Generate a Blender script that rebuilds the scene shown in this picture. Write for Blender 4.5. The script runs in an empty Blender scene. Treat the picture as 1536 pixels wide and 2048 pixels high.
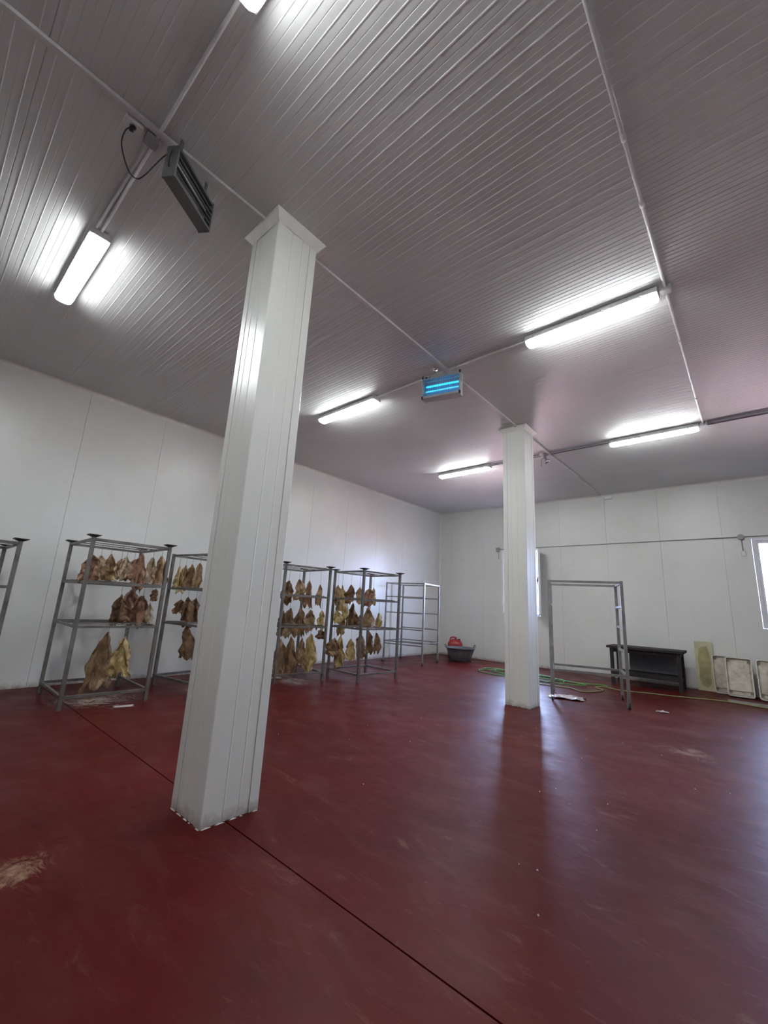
import bpy, math, random
from mathutils import Vector, Matrix, noise

scene = bpy.context.scene
COL = scene.collection

# ------------------------------------------------------------------ camera
ROOM_X, ROOM_Y, H = 9.75, -14.6, 4.403        # left wall x = 0, far wall y = 0, ceiling at H
cam_data = bpy.data.cameras.new('camera')
cam_data.sensor_fit = 'VERTICAL'
cam_data.sensor_height = 36.0
cam_data.lens = 838.23 / 2048 * 36.0
cam_data.clip_start = 0.02
cam = bpy.data.objects.new('camera', cam_data)
COL.objects.link(cam)
RIGHT = Vector((0.754553, 0.654087, 0.053111))
DOWN = Vector((-0.104691, 0.199877, -0.974212))
FWD = Vector((-0.647835, 0.729534, 0.219295))
M4 = Matrix((RIGHT, -DOWN, -FWD)).transposed().to_4x4()
M4.translation = Vector((7.597, -11.385, 1.332))
cam.matrix_world = M4
scene.camera = cam

# ------------------------------------------------------------------ light, exposure
LAMP_STRENGTH = 40.0
SKY_STRENGTH = 30.0
scene.view_settings.view_transform = 'Standard'
scene.view_settings.look = 'None'
scene.view_settings.gamma = 1.0
scene.view_settings.use_curve_mapping = False
scene.view_settings.exposure = 1.14

world = bpy.data.worlds.new('sky')
scene.world = world
world.use_nodes = True
bgn = world.node_tree.nodes['Background']
bgn.inputs['Color'].default_value = (0.46, 0.60, 1.0, 1)
bgn.inputs['Strength'].default_value = SKY_STRENGTH
# the sun stands behind the building: it lights the yard beyond the windows, not the hall
sun_data = bpy.data.lights.new('sun', 'SUN')
sun_data.energy = 40.0
sun_data.color = (1.0, 0.90, 0.78)
sun_data.angle = math.radians(0.6)
sun = bpy.data.objects.new('sun', sun_data)
COL.objects.link(sun)
sun.rotation_euler = (math.radians(38), 0, math.radians(12))      # shines towards +y, away from the far wall


# ------------------------------------------------------------------ materials
def new_mat(name):
    m = bpy.data.materials.new(name)
    m.use_nodes = True
    nt = m.node_tree
    return m, nt, nt.nodes['Principled BSDF']


def ramp(nt, fac, stops):
    r = nt.nodes.new('ShaderNodeValToRGB')
    el = r.color_ramp.elements
    while len(el) < len(stops):
        el.new(0.5)
    for e, (p, c) in zip(el, stops):
        e.position = p
        e.color = (*c, 1) if len(c) == 3 else c
    nt.links.new(fac, r.inputs['Fac'])
    return r.outputs['Color']


def noise_tex(nt, scale, detail=4, rough=0.55, vec=None, stretch=None, rot=0.0, dist=0.0):
    n = nt.nodes.new('ShaderNodeTexNoise')
    n.inputs['Scale'].default_value = scale
    n.inputs['Detail'].default_value = detail
    n.inputs['Roughness'].default_value = rough
    n.inputs['Distortion'].default_value = dist
    if vec is None:
        vec = nt.nodes.new('ShaderNodeNewGeometry').outputs['Position']
    if stretch or rot:
        mp = nt.nodes.new('ShaderNodeMapping')
        mp.inputs['Scale'].default_value = stretch or (1, 1, 1)
        mp.inputs['Rotation'].default_value = (0, 0, rot)
        nt.links.new(vec, mp.inputs['Vector'])
        vec = mp.outputs['Vector']
    nt.links.new(vec, n.inputs['Vector'])
    return n.outputs['Fac']


def mix(nt, fac, a, b, mode='MIX'):
    n = nt.nodes.new('ShaderNodeMix')
    n.data_type = 'RGBA'
    n.blend_type = mode
    for sock, v in ((n.inputs[0], fac), (n.inputs[6], a), (n.inputs[7], b)):
        if hasattr(v, 'is_linked'):
            nt.links.new(v, sock)
        elif isinstance(v, (int, float)):
            sock.default_value = v
        else:
            sock.default_value = (*v, 1)
    return n.outputs[2]


def math_node(nt, op, a, b=None, clamp=False):
    n = nt.nodes.new('ShaderNodeMath')
    n.operation = op
    n.use_clamp = clamp
    for sock, v in zip(n.inputs, (a, b)):
        if v is None:
            continue
        if hasattr(v, 'is_linked'):
            nt.links.new(v, sock)
        else:
            sock.default_value = v
    return n.outputs[0]


def bump(nt, bsdf, height, strength=0.2, dist=0.01):
    b = nt.nodes.new('ShaderNodeBump')
    b.inputs['Strength'].default_value = strength
    b.inputs['Distance'].default_value = dist
    nt.links.new(height, b.inputs['Height'])
    nt.links.new(b.outputs['Normal'], bsdf.inputs['Normal'])


def simple(name, color, rough=0.5, metal=0.0, var=0.12, scale=9.0, bmp=0.0):
    """plain procedural material: base colour with a little noise variation"""
    m, nt, p = new_mat(name)
    f = noise_tex(nt, scale)
    lo = tuple(c * (1 - var) for c in color)
    hi = tuple(min(1, c * (1 + var)) for c in color)
    nt.links.new(ramp(nt, f, [(0.3, lo), (0.7, hi)]), p.inputs['Base Color'])
    p.inputs['Roughness'].default_value = rough
    p.inputs['Metallic'].default_value = metal
    if bmp:
        bump(nt, p, noise_tex(nt, scale * 6), bmp, 0.004)
    return m


def emissive(name, color, strength, base=(0.8, 0.8, 0.8)):
    m, nt, p = new_mat(name)
    p.inputs['Base Color'].default_value = (*base, 1)
    p.inputs['Roughness'].default_value = 0.4
    p.inputs['Emission Color'].default_value = (*color, 1)
    p.inputs['Emission Strength'].default_value = strength
    return m


def wall_material():
    m, nt, p = new_mat('white_lacquered_panel')
    f = noise_tex(nt, 0.7, 5)
    col = ramp(nt, f, [(0.3, (0.64, 0.64, 0.60)), (0.7, (0.72, 0.72, 0.685))])
    g = noise_tex(nt, 3.0, 6, 0.65)
    col = mix(nt, math_node(nt, 'MULTIPLY', ramp(nt, g, [(0.55, (0, 0, 0)), (0.8, (1, 1, 1))]), 0.25), col, (0.52, 0.49, 0.43))
    # splash dirt along the foot of the wall
    pos = nt.nodes.new('ShaderNodeNewGeometry').outputs['Position']
    sx = nt.nodes.new('ShaderNodeSeparateXYZ')
    nt.links.new(pos, sx.inputs[0])
    zz = math_node(nt, 'MULTIPLY', sx.outputs['Z'], 8.0)
    n2 = noise_tex(nt, 14.0, 6, 0.7)
    msk = math_node(nt, 'SUBTRACT', math_node(nt, 'MULTIPLY', n2, 1.5), math_node(nt, 'ADD', zz, 0.15), clamp=True)
    col = mix(nt, msk, col, (0.20, 0.12, 0.09))
    nt.links.new(col, p.inputs['Base Color'])
    p.inputs['Roughness'].default_value = 0.34
    p.inputs['Specular IOR Level'].default_value = 0.4
    bump(nt, p, noise_tex(nt, 2.2, 2), 0.12, 0.02)
    return m


def ceiling_material():
    m, nt, p = new_mat('ribbed_ceiling_panel')
    f = noise_tex(nt, 0.6, 4)
    nt.links.new(ramp(nt, f, [(0.3, (0.56, 0.56, 0.545)), (0.7, (0.64, 0.64, 0.625))]), p.inputs['Base Color'])
    p.inputs['Roughness'].default_value = 0.46
    p.inputs['Specular IOR Level'].default_value = 0.6
    p.inputs['Anisotropic'].default_value = 0.85
    t = nt.nodes.new('ShaderNodeCombineXYZ')
    t.inputs[0].default_value = 1.0
    t.inputs[1].default_value = 0.0
    nt.links.new(t.outputs[0], p.inputs['Tangent'])
    return m


def floor_material():
    m, nt, p = new_mat('red_painted_concrete')
    n1 = noise_tex(nt, 0.55, 6, 0.6)
    col = ramp(nt, n1, [(0.25, (0.058, 0.0020, 0.0020)), (0.5, (0.072, 0.0038, 0.0036)), (0.78, (0.105, 0.0115, 0.0105))])
    # the working area in front of the racks and windows is worn most
    wp = nt.nodes.new('ShaderNodeNewGeometry').outputs['Position']
    wd = nt.nodes.new('ShaderNodeVectorMath')
    wd.operation = 'DISTANCE'
    nt.links.new(wp, wd.inputs[0])
    wd.inputs[1].default_value = (5.2, -4.2, 0)
    worn = math_node(nt, 'MULTIPLY', math_node(nt, 'SUBTRACT', 1.25, math_node(nt, 'DIVIDE', wd.outputs['Value'], 6.4), clamp=True), 1.0, clamp=True)
    worn = math_node(nt, 'ADD', worn, 0.10, clamp=True)
    # worn, paler scuffs dragged across the paint
    n2 = noise_tex(nt, 1.5, 8, 0.72, stretch=(1.0, 2.6, 1.0), rot=0.5, dist=0.6)
    m2 = ramp(nt, n2, [(0.50, (0, 0, 0)), (0.72, (1, 1, 1))])
    col = mix(nt, math_node(nt, 'MULTIPLY', math_node(nt, 'MULTIPLY', m2, worn), 0.75), col, (0.135, 0.045, 0.042))
    n3 = noise_tex(nt, 3.4, 8, 0.75, stretch=(1.0, 3.0, 1.0), rot=-0.35, dist=1.0)
    m3 = ramp(nt, n3, [(0.58, (0, 0, 0)), (0.75, (1, 1, 1))])
    col = mix(nt, math_node(nt, 'MULTIPLY', math_node(nt, 'MULTIPLY', m3, worn), 0.8), col, (0.24, 0.14, 0.115))
    # dark, greasy marks
    n4 = noise_tex(nt, 2.3, 7, 0.7, stretch=(1.0, 2.0, 1.0), rot=0.9)
    m4 = ramp(nt, n4, [(0.30, (1, 1, 1)), (0.46, (0, 0, 0))])
    col = mix(nt, math_node(nt, 'MULTIPLY', m4, 0.5), col, (0.035, 0.004, 0.004))
    # pale salt residue: below the loaded racks and one spill in the foreground
    pos = nt.nodes.new('ShaderNodeNewGeometry').outputs['Position']
    n5 = noise_tex(nt, 7.0, 10, 0.78, dist=0.8)
    for (cx, cy, r, col2, s) in ((1.25, -9.45, 0.75, (0.42, 0.36, 0.31), 1.0), (1.3, -8.0, 0.7, (0.36, 0.30, 0.26), 0.9),
                                 (1.35, -6.6, 0.7, (0.38, 0.32, 0.28), 0.8), (4.78, -10.72, 0.22, (0.30, 0.20, 0.13), 0.9),
                                 (4.9, -3.7, 0.42, (0.40, 0.33, 0.30), 0.8), (6.9, -5.6, 0.45, (0.33, 0.22, 0.18), 0.7)):
        d = nt.nodes.new('ShaderNodeVectorMath')
        d.operation = 'DISTANCE'
        nt.links.new(pos, d.inputs[0])
        d.inputs[1].default_value = (cx, cy, 0)
        fall = math_node(nt, 'SUBTRACT', 1.0, math_node(nt, 'DIVIDE', d.outputs['Value'], r), clamp=True)
        msk = math_node(nt, 'MULTIPLY', math_node(nt, 'SUBTRACT', math_node(nt, 'ADD', math_node(nt, 'MULTIPLY', fall, 0.25), n5), 0.62), 5.0, clamp=True)
        col = mix(nt, math_node(nt, 'MULTIPLY', math_node(nt, 'MULTIPLY', msk, math_node(nt, 'MULTIPLY', fall, 2.0, clamp=True)), s), col, col2)
    nt.links.new(col, p.inputs['Base Color'])
    rg = ramp(nt, noise_tex(nt, 2.0, 6, 0.65), [(0.3, (0.31, 0.31, 0.31)), (0.7, (0.52, 0.52, 0.52))])
    nt.links.new(rg, p.inputs['Roughness'])
    p.inputs['Specular IOR Level'].default_value = 0.11
    bump(nt, p, noise_tex(nt, 6.0, 7, 0.6), 0.25, 0.012)
    return m


def hide_material(name, lo, mid, hi):
    m, nt, p = new_mat(name)
    f = noise_tex(nt, 9.0, 7, 0.65)
    nt.links.new(ramp(nt, f, [(0.28, lo), (0.5, mid), (0.72, hi)]), p.inputs['Base Color'])
    p.inputs['Roughness'].default_value = 0.5
    p.inputs['Subsurface Weight'].default_value = 0.0
    bump(nt, p, noise_tex(nt, 16.0, 6, 0.65), 0.9, 0.03)
    return m


def steel_material(name, c0, c1, rough, metal):
    m, nt, p = new_mat(name)
    f = noise_tex(nt, 5.0, 6, 0.65)
    nt.links.new(ramp(nt, f, [(0.35, c0), (0.65, c1)]), p.inputs['Base Color'])
    p.inputs['Roughness'].default_value = rough
    p.inputs['Metallic'].default_value = metal
    return m


def glass_material():
    m = bpy.data.materials.new('window_glass')
    m.use_nodes = True
    nt = m.node_tree
    nt.nodes.remove(nt.nodes['Principled BSDF'])
    tr = nt.nodes.new('ShaderNodeBsdfTransparent')
    tr.inputs['Color'].default_value = (0.93, 0.95, 0.96, 1)
    gl = nt.nodes.new('ShaderNodeBsdfGlossy')
    gl.inputs['Roughness'].default_value = 0.05
    fr = nt.nodes.new('ShaderNodeFresnel')
    mx = nt.nodes.new('ShaderNodeMixShader')
    nt.links.new(fr.outputs[0], mx.inputs[0])
    nt.links.new(tr.outputs[0], mx.inputs[1])
    nt.links.new(gl.outputs[0], mx.inputs[2])
    nt.links.new(mx.outputs[0], nt.nodes['Material Output'].inputs['Surface'])
    return m


def tray_material():
    m, nt, p = new_mat('dirty_white_plastic')
    f = noise_tex(nt, 5.0, 7, 0.7, dist=0.5)
    nt.links.new(ramp(nt, f, [(0.34, (0.30, 0.25, 0.18)), (0.5, (0.50, 0.45, 0.35)), (0.66, (0.64, 0.60, 0.50))]), p.inputs['Base Color'])
    p.inputs['Roughness'].default_value = 0.45
    return m


MAT = {
    'wall': wall_material(),
    'ceiling': ceiling_material(),
    'floor': floor_material(),
    'trim': simple('white_trim', (0.70, 0.69, 0.65), 0.4, var=0.06),
    'backing': simple('panel_core', (0.34, 0.33, 0.31), 0.8),
    'column': wall_material(),
    'conduit': simple('grey_white_conduit', (0.60, 0.59, 0.57), 0.45, var=0.08),
    'conduit_grey': simple('grey_conduit', (0.30, 0.30, 0.30), 0.45, var=0.1),
    'plastic_white': simple('white_plastic', (0.68, 0.68, 0.66), 0.4, var=0.05),
    'steel': steel_material('dull_galvanised_steel', (0.115, 0.106, 0.096), (0.22, 0.212, 0.20), 0.42, 0.45),
    'steel_light': steel_material('bare_steel_tube', (0.22, 0.215, 0.205), (0.33, 0.325, 0.31), 0.35, 0.55),
    'steel_dark': steel_material('stained_dark_steel', (0.045, 0.04, 0.037), (0.09, 0.08, 0.075), 0.5, 0.3),
    'wire': steel_material('hook_wire', (0.16, 0.15, 0.14), (0.28, 0.27, 0.25), 0.4, 0.7),
    'lamp': emissive('lit_diffuser', (0.93, 0.98, 1.0), LAMP_STRENGTH),
    'lamp_end': emissive('glowing_end_moulding', (0.93, 0.98, 1.0), 2.0),
    'lens': simple('clear_lens', (0.75, 0.77, 0.77), 0.2, var=0.03),
    'uv': emissive('lit_ultraviolet_tube', (0.015, 0.40, 0.92), 1.05, (0.2, 0.5, 0.7)),
    'tube_off': simple('unlit_tube', (0.42, 0.42, 0.42), 0.25),
    'zap_metal': steel_material('brushed_fixture_metal', (0.42, 0.43, 0.42), (0.56, 0.57, 0.56), 0.35, 0.5),
    'zap_grey': steel_material('dark_grey_fixture_metal', (0.15, 0.155, 0.15), (0.21, 0.215, 0.21), 0.4, 0.4),
    'zap_dark': simple('dark_interior', (0.07, 0.07, 0.07), 0.6),
    'zap_blue': simple('grey_reflector', (0.34, 0.36, 0.40), 0.3, var=0.3, scale=40),
    'black': simple('black_plastic', (0.02, 0.02, 0.02), 0.45),
    'chrome': steel_material('polished_chrome', (0.75, 0.75, 0.75), (0.85, 0.85, 0.85), 0.12, 1.0),
    'rubber_grey': simple('grey_rubber', (0.115, 0.115, 0.118), 0.6, var=0.15),
    'tub_inner': simple('pale_tub_lining', (0.45, 0.45, 0.44), 0.5, var=0.15),
    'red_plastic': simple('red_plastic', (0.34, 0.018, 0.018), 0.35, var=0.15),
    'green': simple('green_hose_rubber', (0.085, 0.25, 0.045), 0.4, var=0.15),
    'yellow_green': simple('yellow_hose_rubber', (0.24, 0.23, 0.085), 0.45, var=0.15),
    'table': simple('dark_brown_table', (0.018, 0.012, 0.014), 0.7, var=0.3),
    'table_panel': simple('dull_grey_panel', (0.115, 0.11, 0.12), 0.6, var=0.15),
    'tray': tray_material(),
    'tray_clean': simple('off_white_plastic', (0.62, 0.60, 0.52), 0.4, var=0.1),
    'tray_dark': simple('gap_shade_plastic', (0.14, 0.11, 0.075), 0.6, var=0.3),
    'board': simple('yellowed_plastic_board', (0.50, 0.47, 0.29), 0.4, var=0.18, scale=3),
    'board_worn': simple('worn_board_face', (0.36, 0.31, 0.15), 0.5, var=0.25, scale=6),
    'mat_grey': simple('grey_rubber_strip', (0.24, 0.21, 0.19), 0.7, var=0.2),
    'paper': simple('crumpled_white_film', (0.46, 0.41, 0.40), 0.35, var=0.12),
    'pvc': simple('white_window_frame', (0.74, 0.74, 0.75), 0.35, var=0.04),
    'glass': glass_material(),
    'iron': simple('painted_iron_bar', (0.10, 0.09, 0.09), 0.5),
    'ground': simple('terracotta_yard_paving', (0.46, 0.27, 0.21), 0.9, var=0.2, scale=1.5),
    'hide_t': hide_material('tan_dried_hide', (0.16, 0.085, 0.04), (0.36, 0.235, 0.125), (0.50, 0.37, 0.22)),
    'hide_y': hide_material('yellow_dried_hide', (0.27, 0.17, 0.06), (0.50, 0.37, 0.16), (0.64, 0.53, 0.30)),
    'hide_b': hide_material('brown_dried_hide', (0.10, 0.05, 0.025), (0.23, 0.13, 0.065), (0.36, 0.23, 0.12)),
    'hide_p': hide_material('pinkish_dried_hide', (0.17, 0.075, 0.045), (0.35, 0.19, 0.125), (0.52, 0.34, 0.24)),
    'hide_w': hide_material('pale_dried_hide', (0.25, 0.16, 0.10), (0.44, 0.33, 0.22), (0.60, 0.50, 0.38)),
}


# ------------------------------------------------------------------ mesh helpers
class MB:
    def __init__(self):
        self.v, self.f = [], []

    def add(self, verts, faces):
        o = len(self.v)
        self.v += [tuple(a) for a in verts]
        self.f += [tuple(i + o for i in f) for f in faces]
        return self

    def box(self, x0, x1, y0, y1, z0, z1):
        v = [(x0, y0, z0), (x1, y0, z0), (x1, y1, z0), (x0, y1, z0), (x0, y0, z1), (x1, y0, z1), (x1, y1, z1), (x0, y1, z1)]
        return self.add(v, [(0, 3, 2, 1), (4, 5, 6, 7), (0, 1, 5, 4), (1, 2, 6, 5), (2, 3, 7, 6), (3, 0, 4, 7)])

    def cbox(self, x0, x1, y0, y1, z0, z1, c):
        """box with chamfered long corners (profile in x and y)"""
        pr = [(x0 + c, y0), (x1 - c, y0), (x1, y0 + c), (x1, y1 - c), (x1 - c, y1), (x0 + c, y1), (x0, y1 - c), (x0, y0 + c)]
        return self.prism(pr, z0, z1)

    def prism(self, profile, z0, z1):
        n = len(profile)
        v = [(x, y, z0) for x, y in profile] + [(x, y, z1) for x, y in profile]
        f = [tuple(range(n - 1, -1, -1)), tuple(range(n, 2 * n))]
        f += [(i, (i + 1) % n, (i + 1) % n + n, i + n) for i in range(n)]
        return self.add(v, f)

    def tube(self, pts, r, n=8, closed=False):
        pts = [Vector(p) for p in pts]
        k = len(pts)
        rings = []
        up = Vector((0, 0, 1))
        for i, p in enumerate(pts):
            a = pts[(i - 1) % k] if (closed or i > 0) else p
            b = pts[(i + 1) % k] if (closed or i < k - 1) else p
            t = (b - a).normalized()
            ref = up if abs(t.dot(up)) < 0.95 else Vector((1, 0, 0))
            s = t.cross(ref).normalized()
            u = s.cross(t).normalized()
            rr = r[i] if isinstance(r, (list, tuple)) else r
            rings.append([p + (s * math.cos(q) + u * math.sin(q)) * rr for q in (2 * math.pi * j / n for j in range(n))])
        v = [tuple(a) for ring in rings for a in ring]
        f = []
        m = k if closed else k - 1
        for i in range(m):
            for j in range(n):
                a0 = i * n
                b0 = ((i + 1) % k) * n
                f.append((a0 + j, a0 + (j + 1) % n, b0 + (j + 1) % n, b0 + j))
        if not closed:
            f.append(tuple(range(n - 1, -1, -1)))
            f.append(tuple((k - 1) * n + j for j in range(n)))
        return self.add(v, f)

    def lathe(self, prof, n=28, centre=(0, 0, 0), close=False):
        cx, cy, cz = centre
        v, f = [], []
        for r, z in prof:
            v += [(cx + r * math.cos(2 * math.pi * j / n), cy + r * math.sin(2 * math.pi * j / n), cz + z) for j in range(n)]
        for i in range(len(prof) - 1):
            for j in range(n):
                f.append((i * n + j, i * n + (j + 1) % n, (i + 1) * n + (j + 1) % n, (i + 1) * n + j))
        f.append(tuple(range(n - 1, -1, -1)))
        f.append(tuple((len(prof) - 1) * n + j for j in range(n)))
        return self.add(v, f)

    def mesh(self, name, mat, smooth=False):
        me = bpy.data.meshes.new(name)
        me.from_pydata(self.v, [], self.f)
        me.materials.append(MAT[mat] if isinstance(mat, str) else mat)
        if smooth:
            me.polygons.foreach_set('use_smooth', [True] * len(me.polygons))
        me.update()
        return me


def link(name, me, parent=None, loc=(0, 0, 0), rot=(0, 0, 0)):
    o = bpy.data.objects.new(name, me)
    COL.objects.link(o)
    o.location = loc
    o.rotation_euler = rot
    if parent:
        o.parent = parent
    return o


def obj(name, mb, mat, parent=None, loc=(0, 0, 0), rot=(0, 0, 0), smooth=False):
    return link(name, mb.mesh(name, mat, smooth), parent, loc, rot)


BOXES = {}


def part_box(name, size, loc, mat, parent, rot=(0, 0, 0)):
    """a box part centred at loc; equal boxes share one mesh"""
    key = (name, tuple(round(s, 4) for s in size), mat)
    if key not in BOXES:
        sx, sy, sz = (s / 2 for s in size)
        BOXES[key] = MB().box(-sx, sx, -sy, sy, -sz, sz).mesh(name, mat)
    return link(name, BOXES[key], parent, loc, rot)


def empty(name, loc, rz=0.0):
    o = bpy.data.objects.new(name, None)
    o.empty_display_size = 0.2
    COL.objects.link(o)
    o.location = loc
    o.rotation_euler = (0, 0, rz)
    return o


def tag(o, label, cat, group=None):
    o['label'] = label
    o['category'] = cat
    if group:
        o['group'] = group
    return o


def struct(o, label=None):
    o['kind'] = 'structure'
    if label:
        o['label'] = label
    return o


def spline(pts, n=8, closed=False):
    """Catmull-Rom through pts"""
    P = [Vector(p) for p in pts]
    k = len(P)
    out = []
    for i in range(k if closed else k - 1):
        p0 = P[(i - 1) % k] if (closed or i) else P[0]
        p1 = P[i]
        p2 = P[(i + 1) % k]
        p3 = P[(i + 2) % k] if (closed or i + 2 < k) else P[-1]
        for j in range(n):
            t = j / n
            out.append(0.5 * ((2 * p1) + (p2 - p0) * t + (2 * p0 - 5 * p1 + 4 * p2 - p3) * t * t + (3 * p1 - p0 - 3 * p2 + p3) * t ** 3))
    if not closed:
        out.append(P[-1])
    return out


# ================================================================== STRUCTURE
random.seed(7)
W1 = (2.15, 3.25, 1.30, 3.09)      # window openings in the far wall: x0, x1, z0, z1
W2 = (7.65, 8.75, 1.30, 3.10)

# sampling portals: they give no light of their own, the sky comes in through the window openings
for k, w in enumerate((W1, W2)):
    pd = bpy.data.lights.new('window_portal', 'AREA')
    pd.shape = 'RECTANGLE'
    pd.size, pd.size_y = w[1] - w[0], w[3] - w[2]
    pd.cycles.is_portal = True
    po = bpy.data.objects.new('window_portal', pd)
    COL.objects.link(po)
    po.location = ((w[0] + w[1]) / 2, 0.11, (w[2] + w[3]) / 2)
    po.rotation_euler = (-math.pi / 2, 0, 0)


def holed(mb, a0, a1, z0, z1, holes, put):
    """fill the rectangle a0..a1, z0..z1 with boxes, leaving the holes free"""
    cuts = sorted({a0, a1, *[min(max(h[i], a0), a1) for h in holes for i in (0, 1)]})
    for c0, c1 in zip(cuts[:-1], cuts[1:]):
        mid = (c0 + c1) / 2
        hs = [h for h in holes if h[0] < mid < h[1]]
        if hs:
            put(mb, c0, c1, z0, hs[0][2])
            put(mb, c0, c1, hs[0][3], z1)
        else:
            put(mb, c0, c1, z0, z1)
    return mb


# floor: a base with two cast slabs, an open joint between them
floor = struct(obj('floor', MB().box(-0.15, ROOM_X + 0.15, ROOM_Y - 0.15, 0.15, -0.20, -0.045), 'backing'), 'red painted concrete floor')
for y0, y1 in ((ROOM_Y, -9.777), (-9.768, 0.0)):
    obj('slab', MB().box(0, ROOM_X, y0, y1, -0.045, 0.0), 'floor', floor)

# ceiling: insulated panels with small ribs running across the room
ceiling = struct(obj('ceiling', MB().box(-0.15, ROOM_X + 0.15, ROOM_Y - 0.15, 0.15, H + 0.035, H + 0.18), 'backing'), 'ribbed grey-white panel ceiling')


def ceiling_panel_mesh():
    pitch, n = 0.095, 12
    prof = []                                  # (y, z) along one panel, underside
    for i in range(n):
        y = i * pitch
        prof += [(y + 0.0015 if i == 0 else y, 0.0), (y + 0.040, 0.0), (y + 0.043, -0.0018), (y + 0.0465, -0.0018), (y + 0.0495, 0.0), (y + 0.0895, 0.0), (y + 0.0910, 0.0018), (y + 0.0935, 0.0018)]
    prof.append((n * pitch, 0.0))
    k = len(prof)
    v = [(0.0, y, z) for y, z in prof] + [(ROOM_X, y, z) for y, z in prof]
    f = [(i, i + 1, i + 1 + k, i + k) for i in range(k - 1)]
    # upright flanges at both long edges
    b = len(v)
    v += [(0.0, prof[0][0], 0.035), (ROOM_X, prof[0][0], 0.035), (0.0, prof[-1][0], 0.035), (ROOM_X, prof[-1][0], 0.035)]
    f += [(0, k, b + 1, b), (k - 1, b + 2, b + 3, 2 * k - 1)]
    return MB().add(v, f).mesh('ceiling_panel', 'ceiling')


cpm = ceiling_panel_mesh()
y = -0.03 - 1.14
while y > ROOM_Y - 1.2:
    link('ceiling_panel', cpm, ceiling, (0, y, H))
    y -= 1.14

# walls: a core with separate white panels, fine open joints between them
wall_left = struct(obj('wall_left', MB().box(-0.16, -0.03, ROOM_Y - 0.15, 0.15, -0.1, H + 0.1), 'backing'), 'white insulated panel wall behind the racks')
seams = [0.0] + [-9.94 + 1.144 * k for k in range(8, -6, -1) if ROOM_Y < -9.94 + 1.144 * k < -0.1] + [ROOM_Y]
for a, b in zip(seams[1:], seams[:-1]):
    obj('wall_panel', MB().box(-0.03, 0.0, a + 0.0018, b - 0.0018, 0.0, H), 'wall', wall_left)

wall_far = struct(obj('wall_far', holed(MB(), -0.15, ROOM_X + 0.15, -0.1, H + 0.1, [W1, W2], lambda m, a, b, c, d: m.box(a, b, 0.03, 0.16, c, d)), 'backing'),
                  'white insulated panel wall with two windows')
seams = [0.0] + [4.94 + 1.125 * k for k in range(-4, 5) if 0.1 < 4.94 + 1.125 * k < ROOM_X] + [ROOM_X]
for a, b in zip(seams[:-1], seams[1:]):
    obj('wall_panel', holed(MB(), a + 0.0018, b - 0.0018, 0.0, H, [W1, W2], lambda m, p, q, c, d: m.box(p, q, 0.0, 0.03, c, d)), 'wall', wall_far)

wall_right = struct(obj('wall_right', MB().box(ROOM_X + 0.03, ROOM_X + 0.16, ROOM_Y - 0.15, 0.15, -0.1, H + 0.1), 'backing'))
wall_back = struct(obj('wall_back', MB().box(-0.15, ROOM_X + 0.15, ROOM_Y - 0.16, ROOM_Y - 0.03, -0.1, H + 0.1), 'backing'))
n = 13
for i in range(n):
    a, b = ROOM_Y * i / n, ROOM_Y * (i + 1) / n
    obj('wall_panel', MB().box(ROOM_X, ROOM_X + 0.03, b + 0.0018, a - 0.0018, 0, H), 'wall', wall_right)
n = 9
for i in range(n):
    a, b = ROOM_X * i / n, ROOM_X * (i + 1) / n
    obj('wall_panel', MB().box(a + 0.0018, b - 0.0018, ROOM_Y - 0.03, ROOM_Y, 0, H), 'wall', wall_back)


def cove(p0, p1, nx, ny, nz, size, name):
    """a sloped cove trim between two planes, running p0 -> p1; (nx, ny, nz) are the signs into the room"""
    p0, p1 = Vector(p0), Vector(p1)
    d = (p1 - p0).normalized()
    a = [v for v in (Vector((nx, 0, 0)), Vector((0, ny, 0)), Vector((0, 0, nz))) if v.length > 0]
    u, w = a[0] * size, a[1] * size
    prof = [Vector((0, 0, 0)), u, u * 0.55 + w * 0.10, u * 0.28 + w * 0.28, u * 0.10 + w * 0.55, w]
    k = len(prof)
    v = [p0 + q for q in prof] + [p1 + q for q in prof]
    f = [tuple(range(k)), tuple(range(2 * k - 1, k - 1, -1))] + [(i, (i + 1) % k, (i + 1) % k + k, i + k) for i in range(k)]
    return struct(obj(name, MB().add(v, f), 'trim'))


cove((0.001, ROOM_Y, H - 0.001), (0.001, 0, H - 0.001), 1, 0, -1, 0.055, 'trim_1')
cove((0, -0.001, H - 0.001), (ROOM_X, -0.001, H - 0.001), 0, -1, -1, 0.055, 'trim_2')
cove((0.001, -0.001, 0.001), (0.001, -0.001, H - 0.05), 1, -1, 0, 0.065, 'trim_3')
cove((ROOM_X - 0.001, ROOM_Y, H - 0.001), (ROOM_X - 0.001, 0, H - 0.001), -1, 0, -1, 0.055, 'trim_4')

# ------------------------------------------------------------------ windows
FW = 0.05


def frame_ring(mb, x0, x1, y0, y1, z0, z1, w):
    mb.box(x0, x0 + w, y0, y1, z0, z1)
    mb.box(x1 - w, x1, y0, y1, z0, z1)
    mb.box(x0 + w, x1 - w, y0, y1, z0, z0 + w)
    mb.box(x0 + w, x1 - w, y0, y1, z1 - w, z1)
    return mb


def window(name, w, label):
    x0, x1, z0, z1 = w
    r = struct(empty(name, (x0, 0, z0)), label)
    W, Hh = x1 - x0, z1 - z0
    fr = frame_ring(MB(), 0.001, W - 0.001, -0.012, 0.10, 0.001, Hh - 0.001, FW)
    obj('window_frame', fr, 'pvc', r)
    part_box('window_sill', (W + 0.06, 0.10, 0.025), (W / 2, 0.17, -0.02), 'pvc', r)
    return r


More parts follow.
